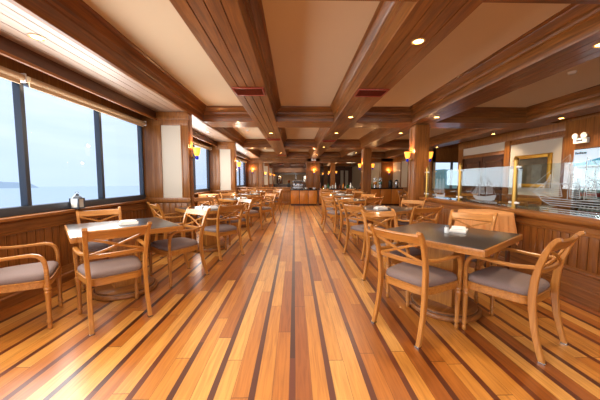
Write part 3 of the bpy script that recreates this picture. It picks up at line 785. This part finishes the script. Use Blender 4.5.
def lamp(name, kind, loc, energy, col, **k):
    d = bpy.data.lights.new(name, kind); d.energy = energy; d.color = col
    for a, b in k.items(): setattr(d, a, b)
    o = bpy.data.objects.new(name, d); C.objects.link(o); o.location = loc; return o
WARM = (1.0, .62, .30)
for x, y, z, r, l in SC:
    scn((x, y, z), r, l, 'amber wall sconces')
    dx, dy = math.cos(r)*.1, math.sin(r)*.1
    lamp('sconce_light', 'POINT', (x+dx, y+dy, z+.11), 9 if y < 18 else 7, WARM, shadow_soft_size=.03)

lamp('cooler_light', 'POINT', (5.62, 4.87, 1.45), 9, (.9, .96, 1), shadow_soft_size=.05)
# ------------------------------------------------------------------ downlights, vents, detectors
def make_down(mat):
    t = thing('downlight', 'x', 'ceiling light')
    MB().lathe([(.062, 0), (.066, -.006), (.05, -.01), (.046, -.004), (.046, 0)], 24).build('trim_ring', M['ring'], t)
    MB().lathe([(.045, -.002), (.04, -.007), (.002, -.009)], 24).build('lens', mat, t)
    return t
dn = Once(make_down(M['lamp']))
DLs = [(-2.38, y, 'left window soffit') for y in (-.3, 2.67, 5.62, 7.6, 10.9, 13.4)] + [(-.66, y, 'beam left of the aisle') for y in (-.8, 1.2, 7.79, 13.4)] + \
      [(1.18, y, 'beam right of the aisle') for y in (-.6, 2.67, 5.8, 7.75, 11.0, 14.4)] + [(2.99, y, 'beam above the columns') for y in (-.4, 2.69, 5.77, 7.72, 13.3)] + [(5.7, y, 'beam behind the glass screen') for y in (2.7, 5.81, 7.8, 10.9)]
cnt = {}
for x, y, w in DLs:
    k = cnt.get(w, 0); cnt[w] = k+1
    dn((x, y, ZB), 0, '%s round recessed downlight along the %s' % (ords[k], w), 'recessed ceiling downlights')
    o = lamp('downlight_lamp', 'SPOT', (x, y, ZB-.03), 75, (1, .78, .52), shadow_soft_size=.05, spot_size=math.radians(125), spot_blend=.8)
def make_vent():
    t = thing('ceiling_vent', 'x', 'vent'); a, b = .215, .16
    mb = MB()
    for s in (-1, 1):
        mb.box(-a, a, s*b-.012, s*b+.012, -.018, 0, .004); mb.box(s*a-.012, s*a+.012, -b, b, -.018, 0, .004)
    mb.build('vent_frame', M['vent'], t)
    MB().box(-a, a, -b, b, -.004, -.001).build('vent_back', M['black'], t, smooth=False)
    for i in range(10):
        y = -b+.0305*(i+.78)
        o = MB().box(-a+.014, a-.014, -.011, .011, -.0012, .0012).build('slat', M['vent'], t, smooth=False); o.location = (0, y, -.009); o.rotation_euler = (.6, 0, 0)
    return t
vt = Once(make_vent())
for k, (x, y, l) in enumerate([(-.67, 4.17, 'nearest red-brown air vent in the beam left of the aisle'), (-.67, 9.0, 'second red-brown air vent in the beam left of the aisle'), (-.67, 14.6, 'third red-brown air vent in the beam left of the aisle'),
        (1.16, 4.2, 'nearest red-brown air vent in the beam right of the aisle'), (1.16, 9.3, 'second red-brown air vent in the beam right of the aisle')]):
    vt((x, y, ZB), 0, l, 'red-brown ceiling air vents')
def make_det():
    t = thing('smoke_detector', 'x', 'smoke detector')
    MB().lathe([(.05, 0), (.05, -.012), (.042, -.03), (.025, -.036), (.002, -.037)], 20).build('detector_cover', M['ceramic'], t)
    MB().lathe([(.058, 0), (.058, -.006), (.05, -.008)], 20).build('detector_base', M['ceramic'], t); return t
dt = Once(make_det())
dt((4.25, 4.21, ZC), 0, 'white smoke detector on the ceiling panel at upper right', 'smoke detectors'); dt((-1.55, 9.2, ZC), 0, 'smoke detector in the ceiling coffer over the left tables', 'smoke detectors')

# ------------------------------------------------------------------ things on the far right wall
def make_emerg():
    t = thing('emergency_light', 'x', 'emergency light')            # faces -y
    MB().box(-.14, .14, -.07, 0, -.055, .055, .01).build('housing', M['ceramic'], t)
    MB().box(-.06, .06, -.074, -.069, -.02, .02).build('front_plate', M['steel'], t)
    for s in (-1, 1):
        hd = MB().lathe([(.03, .0), (.055, -.05), (.062, -.07), (.05, -.066), (.002, -.06)], 18, (s*.09, -.02, .10), 'y').build('lamp_head', M['ceramic'], t)
        MB().tube([(s*.07, -.03, .05), (s*.085, -.02, .1)], .012).build('lamp_neck', M['ceramic'], t)
    return t
em = Once(make_emerg())
em((X2-.048, 5.76, 2.14), -PI/2, 'white twin-head emergency light on the wooden wall at the right edge', 'emergency lights')
em((1.18, YF-.001, 2.53), 0, 'white twin-head emergency light above the far central pier', 'emergency lights')
t = thing('framed_picture', 'gold framed picture on the pale panel behind the glass screen', 'picture', (X2-.012, 7.0, 1.53))
mb = MB(); W, Hh = .5, .38
for s in (-1, 1):
    mb.box(-.04, 0, s*W-.05, s*W+.05, -Hh-.05, Hh+.05, .012); mb.box(-.04, 0, -W, W, s*Hh-.05, s*Hh+.05, .012)
mb.build('picture_frame', M['gold'], t)
MB().box(-.014, -.004, -W, W, -Hh, Hh).build('picture_canvas', M['canvas'], t, smooth=False)
# drinks cooler
t = thing('drinks_cooler', 'drinks cooler with lit white and teal header at the right edge', 'cooler', (5.80, 4.87, 0))
mb = MB(); mb.box(-.34, .34, -.38, .38, 0, .1, .01); mb.box(-.34, .34, -.38, -.34, .1, 1.9, .006); mb.box(-.34, .34, .34, .38, .1, 1.9, .006); mb.box(.3, .34, -.36, .36, .1, 1.9); mb.box(-.34, .34, -.38, .38, 1.54, 1.9, .006)
mb.build('cabinet', M['steel'], t)
for z in (.25, .6, .95): MB().box(-.3, .3, -.34, .34, z-.01, z).build('shelf', M['steel'], t, smooth=False)
hd = MB().box(-.36, -.34, -.37, .37, 1.56, 1.88, .004).build('header', M['header'], t)
MB().grid(lambda u, v: (-.3625, -.365+.73*u, 1.57+v*(.06+.09*(1-u)+.02*math.sin(6*u))), 16, 2).build('header_swoosh', M['teal'], hd)
mb = MB()
for i in range(7): mb.box(-.3635, -.362, .34-.03*i-.022, .34-.03*i, 1.79, 1.79+.035+(.012 if i in (0, 3) else 0))
mb.build('header_marks', M['black'], hd, smooth=False)
dd = MB().box(-.352, -.346, -.33, .33, .14, 1.52).build('glass_door', M['glass'], t, smooth=False)
MB().box(-.385, -.36, .26, .285, .7, 1.2, .005).build('door_handle', M['black'], dd)
def make_drink():
    t = thing('drink_bottle', 'x', 'bottle')
    MB().lathe([(0, 0), (.03, 0), (.032, .01), (.032, .13), (.012, .18), (.012, .2)], 12).build('bottle_body', M['clear'], t)
    MB().lathe([(.0325, .04), (.0332, .042), (.0332, .11), (.0325, .112)], 12).build('bottle_label', M['red'], t)
    MB().lathe([(.014, .2), (.014, .215), (.002, .216)], 12).build('bottle_cap', M['red'], t); return t
dk = Once(make_drink())
for j, z in enumerate((.6, .95)):
    for i in range(8): dk((5.54, 5.14-.075*i, z+.0015), 0, '%s red-labelled bottle from the left on the %s shelf of the drinks cooler' % (['first', 'second', 'third', 'fourth', 'fifth', 'sixth', 'seventh', 'eighth'][i], ['lower', 'upper'][j]), 'bottles in the drinks cooler')

# ------------------------------------------------------------------ far counters
def counter(name, label, x0, x1, y0, y1, h, ndoor, group):
    t = thing(name, label, 'counter', (x0, y0, 0), 0, group)
    w = x1-x0
    MB().box(0, w, .03, y1-y0, .08, h-.05).build('carcass', M['darkz'], t, smooth=False)
    MB().box(.02, w-.02, .07, y1-y0, 0, .08).build('plinth', M['darkx'], t, smooth=False)
    for i in range(ndoor):
        a = w*i/ndoor+.012; b = w*(i+1)/ndoor-.012
        mb = MB(); mb.box(a, b, .005, .03, .09, h-.06, .004); mb.box(a+.06, b-.06, -.003, .006, .16, h-.13, .004)
        mb.build('door', M['doorz'], t)
    MB().box(-.02, w+.02, -.03, y1-y0+.02, h-.05, h, .008).build('worktop', M['marble'], t)
    return t
counter('bar_counter', 'light wooden cabinet counter with dark top under the far opening, nearest the aisle end', -.2, 1.14, 13.75, 14.35, .83, 3, 'far counters')
counter('bar_counter', 'long wooden bar counter left of the second column', 1.24, 3.2, 13.95, 14.55, .86, 4, 'far counters')
counter('buffet_counter', 'wooden buffet counter between second column and nearest column', 3.24, 5.5, 13.75, 14.35, .9, 4, 'far counters')
# espresso machine
t = thing('espresso_machine', 'steel espresso machine on the counter below the far opening', 'coffee machine', (.18, 14.05, .83))
mb = MB(); mb.box(-.26, .26, -.2, .2, .03, .1, .01); mb.box(-.26, .26, -.02, .2, .1, .3, .01); mb.box(-.28, .28, -.2, .22, .3, .44, .03); mb.build('machine_body', M['steel'], t)
for x in (-.12, .12): MB().lathe([(.03, .22), (.034, .26), (.034, .3)], 14, (x, -.12, 0)).build('group_head', M['black'], t)
MB().box(-.24, .24, -.21, -.2, .33, .41, .004).build('front_panel', M['black'], t)
for x in (-.2, .2): MB().box(x-.02, x+.02, -.16, .16, 0, .03).build('foot', M['black'], t)
t = thing('coffee_grinder', 'dark coffee grinder left of the espresso machine', 'grinder', (-.35+.05, 14.45, .92))
MB().box(-.08, .08, -.1, .1, 0, .2, .012).build('grinder_body', M['black'], t)
MB().lathe([(.03, .2), (.07, .26), (.08, .36), (.06, .37), (.002, .375)], 14).build('hopper', M['brown'], t)
# bowls
def lat(name, prof, mat, lab, cat, loc, group, n=14):
    o = MB().lathe(prof, n).build(name, mat); o.location = loc; return tag(o, lab, cat, group)
bowl = [(0, 0), (.04, 0), (.045, .008), (.09, .05), (.1, .075), (.095, .075), (.06, .02), (.002, .012)]
for i, (x, l) in enumerate(((.60, 'left'), (.82, 'middle'), (1.02, 'right'))):
    lat('bowl', bowl, M['ceramic'] if i != 1 else M['steel'], '%s bowl of three on the counter right of the espresso machine' % l, 'bowl', (x, 14.0, .83), 'bowls on the counter')
bott = [(0, 0), (.035, 0), (.037, .01), (.037, .16), (.014, .22), (.014, .28), (.017, .282), (.017, .295), (.002, .296)]
jar = [(0, 0), (.05, 0), (.055, .01), (.055, .13), (.045, .15), (.045, .16), (.05, .162), (.05, .185), (.002, .19)]
glassp = [(0, 0), (.028, 0), (.03, .005), (.036, .11), (.033, .11), (.027, .01), (.002, .008)]
mats = ['clear', 'brown', 'green', 'clear', 'juice', 'ceramic', 'brown', 'clear']
nums = ['first', 'second', 'third', 'fourth', 'fifth', 'sixth', 'seventh', 'eighth', 'ninth', 'tenth', 'eleventh', 'twelfth', 'thirteenth', 'fourteenth']
cols = {'clear': 'clear glass', 'brown': 'brown', 'green': 'green', 'juice': 'orange', 'ceramic': 'white'}
for i in range(14):
    m = mats[(i*3+1) % 8]; pr, nm = [(bott, 'bottle'), (jar, 'jar'), (glassp, 'drinking_glass')][(i*2) % 3]
    lat(nm, pr, M[m], '%s %s, %s item from the left along the bar counter' % (cols[m], nm.replace('_', ' '), nums[i]), nm.replace('_', ' '), (1.36+.13*i, 14.15+.08*((i*7) % 3), .86), 'bottles and jars on the bar counter')
for i in range(5):
    m = ['brown', 'juice', 'ceramic', 'ceramic', 'green'][i]; pr, nm = [(bott, 'bottle'), (jar, 'jar'), (jar, 'jar'), (bott, 'bottle'), (bott, 'bottle')][i]
    lat(nm, pr, M[m], '%s %s, %s item from the left on the buffet counter' % (cols[m], nm, nums[i]), nm, (3.4+.15*i, 14.0, .9005), 'bottles and jars on the buffet counter')
# juice dispensers and urns
for i, (x, l) in enumerate(((4.18, 'left'), (4.45, 'right'))):
    t = thing('juice_dispenser', '%s juice dispenser with clear tall tank on the buffet counter' % l, 'dispenser', (x, 14.05, .9), 0, 'juice dispensers')
    MB().lathe([(.1, 0), (.1, .03), (.07, .05), (.07, .16), (.1, .18)], 18).build('stand', M['steel'], t)
    MB().lathe([(.095, .18), (.095, .32)], 18).build('juice', M['juice'] if i == 0 else M['green'], t)
    MB().lathe([(.1, .18), (.1, .48)], 18).build('tank', M['glass'], t)
    MB().lathe([(.104, .48), (.104, .5), (.02, .52), (.02, .54), (.002, .545)], 18).build('lid', M['steel'], t)
    MB().tube([(0, -.09, .2), (0, -.14, .2), (0, -.145, .17)], .012).build('tap', M['black'], t)
for i, (x, l) in enumerate(((4.98, 'left'), (5.3, 'right'))):
    t = thing('coffee_urn', '%s tall coffee urn at the right end of the buffet counter' % l, 'urn', (x, 14.05, .9), 0, 'coffee urns')
    MB().lathe([(.09, 0), (.1, .02), (.1, .3), (.09, .34)], 18).build('urn_body', M['black'] if i == 0 else M['steel'], t)
    MB().lathe([(.092, .34), (.08, .38), (.03, .4), (.02, .42), (.002, .425)], 18).build('lid', M['black'], t)
    MB().tube([(.1, 0, .28), (.16, 0, .26), (.16, 0, .12), (.1, 0, .1)], .012).build('handle', M['black'], t)
    MB().tube([(0, -.09, .1), (0, -.13, .1), (0, -.135, .07)], .012).build('tap', M['black'], t)
# arched mirrors on the wall far beyond
for x, l in ((-1.75, 'left'), (1.28, 'right')):
    t = thing('arched_mirror', '%s small arched mirror on the cream wall far beyond the opening' % l, 'mirror', (x, 31.93 if x < -1.9 else 31.94, .85))
    arch = lambda w, h: [(-w, 0), (w, 0)]+[(w*math.cos(a), h-w+w*math.sin(a)) for a in [PI*i/12 for i in range(13)]]
    MB().prism(arch(.36, 1.0), 'y', -.04, 0).build('mirror_frame', M['darkz'], t)
    MB().prism([(a, b+.05) for a, b in arch(.28, .88)], 'y', -.05, -.041).build('mirror_glass', M['mirror'], t)

# ------------------------------------------------------------------ outside: sea, island, hill
n = 96; mb = MB(); ring = [mb.bm.verts.new((405*math.cos(2*PI*i/n), 405*math.sin(2*PI*i/n), 0)) for i in range(n)]; mb.bm.faces.new(ring)
o = mb.build('sea', M['sea'], smooth=False); o.location = (0, 0, -6.2); o['kind'] = 'structure'
def ridge(name, pts, z0, depth, mat, lab, cat):
    """low hill along a polyline of (x, y, height)"""
    mb = MB(); rows = []
    for k, f in enumerate((-1, -.6, -.25, 0, .3, 1)):
        row = []
        for i, (x, y, h) in enumerate(pts):
            d = math.hypot(x, y); ux, uy = x/d, y/d
            hh = h*(1-abs(f)**1.4)+ (random.uniform(-.05, .05)*h if abs(f) < 1 else 0)
            row.append((x+ux*depth*f, y+uy*depth*f, z0+hh))
        rows.append(row)
    V = [[mb.bm.verts.new(p) for p in r] for r in rows]
    for a, b in zip(V, V[1:]):
        for i in range(len(a)-1): mb.bm.faces.new((a[i], a[i+1], b[i+1], b[i]))
    return tag(mb.build(name, mat, ang=80), lab, cat)
pts = []
for i in range(25):
    u = i/24; ang = math.radians(132.6+u*22); hgt = (3+3.5*min(1, u*4))*(1+.25*math.sin(9*u)+.12*math.sin(31*u)) if i > 0 else 0
    pts.append((380*math.cos(ang), 380*math.sin(ang), hgt))
ridge('island', pts, -6.4, 14, M['isle'], 'hazy low island on the sea horizon beyond the left window', 'island')
pts = []
for i in range(33):
    u = i/32; X = 30+u*200; hgt = 16*math.sin(min(1, u*1.6+.25)*PI/2)*(1+.06*math.sin(11*u)+.05*math.sin(37*u))*(1 if 0 < i else 0)
    pts.append((X, 190, hgt))
ridge('wooded_hill', pts, -6.4, 40, M['hill'], 'hazy green wooded hill outside the far right window', 'hill')

# ------------------------------------------------------------------ world, camera, lamps
wld = bpy.data.worlds.new('overcast'); bpy.context.scene.world = wld; wld.use_nodes = True
nt = wld.node_tree; N, Lk = nt.nodes, nt.links; bg = N['Background']
tc = N.new('ShaderNodeTexCoord'); sp = N.new('ShaderNodeSeparateXYZ'); Lk.new(tc.outputs['Generated'], sp.inputs[0])
mp = N.new('ShaderNodeMapping'); mp.inputs['Scale'].default_value = (1, 1, 5); Lk.new(tc.outputs['Generated'], mp.inputs[0])
nz = N.new('ShaderNodeTexNoise'); nz.inputs['Scale'].default_value = 2.2; nz.inputs['Detail'].default_value = 4; Lk.new(mp.outputs[0], nz.inputs[0])
cr = N.new('ShaderNodeValToRGB'); cr.color_ramp.elements[0].position = .35; cr.color_ramp.elements[0].color = lin((190, 208, 232)); cr.color_ramp.elements[1].position = .68; cr.color_ramp.elements[1].color = lin((212, 222, 236))
Lk.new(nz.outputs['Fac'], cr.inputs[0])
hz = N.new('ShaderNodeMapRange'); hz.inputs[1].default_value = -.02; hz.inputs[2].default_value = .12; Lk.new(sp.outputs[2], hz.inputs[0])
mx = N.new('ShaderNodeMix'); mx.data_type = 'RGBA'; mx.inputs[6].default_value = lin((190, 208, 232)); Lk.new(hz.outputs[0], mx.inputs[0]); Lk.new(cr.outputs[0], mx.inputs[7])
Lk.new(mx.outputs[2], bg.inputs[0]); bg.inputs[1].default_value = 1.45

cam = bpy.data.cameras.new('camera'); cam.sensor_width = 36; cam.lens = 272/600*36; cam.clip_start = .05; cam.clip_end = 2000
co = bpy.data.objects.new('camera', cam); C.objects.link(co); co.location = (0, 0, 1.3)
co.rotation_euler = (PI/2-math.radians(4.205), 0, -math.radians(1.155))
sc = bpy.context.scene; sc.camera = co
# added warm point fill for the back bar; no fixture hangs here
lamp('back_bar_fill', 'POINT', (4, 19.5, 2.3), 25, (1, .78, .5), shadow_soft_size=.3)
def area(name, loc, rot, sx, sy, e, col):
    o = lamp(name, 'AREA', loc, e, col); o.data.shape = 'RECTANGLE'; o.data.size = sx; o.data.size_y = sy; o.rotation_euler = rot; return o
DAY = (1.0, .985, .945)
for y0, y1, e in ((-3.2, 4.7, 200), (6.2, 9.1, 85), (10.3, 16.2, 120)):     # daylight coming in at the windows
    area('window_daylight', (-2.925, (y0+y1)/2, 1.67), (0, -PI/2, 0), 1.36, y1-y0, e, DAY)
area('rear_fill', (1.5, YB+.1, 1.65), (PI/2, 0, 0), 7.5, 1.5, 80, DAY)  # added fill lamp behind the viewpoint
area('upward_fill', (1.2, 5.5, 1.2), (PI, 0, 0), 7.5, 17, 7, (1, .93, .84))  # added lamp facing up to brighten the ceiling
area('far_room_fill', (-.4, 24.5, 2.55), (0, 0, 0), 2.5, 13, 170, (1, .9, .75))  # added downward fill to lift the room beyond, not a fixture
area('far_room_fill', (-.5, 17.7, 1.9), (PI/2, 0, 0), 2.4, .8, 110, (1, .93, .82))  # unseen fill aimed at the far panels and back wall
area('overhead_fill', (.3, 7, 2.58), (0, 0, 0), 5.2, 17, 150, (1, .93, .84))  # added soft fill from overhead for floor, tables and walls
sc.view_settings.view_transform = 'Standard'
try: sc.view_settings.look = 'None'
except Exception: pass
sc.view_settings.exposure = .12
sc.view_settings.gamma = .93
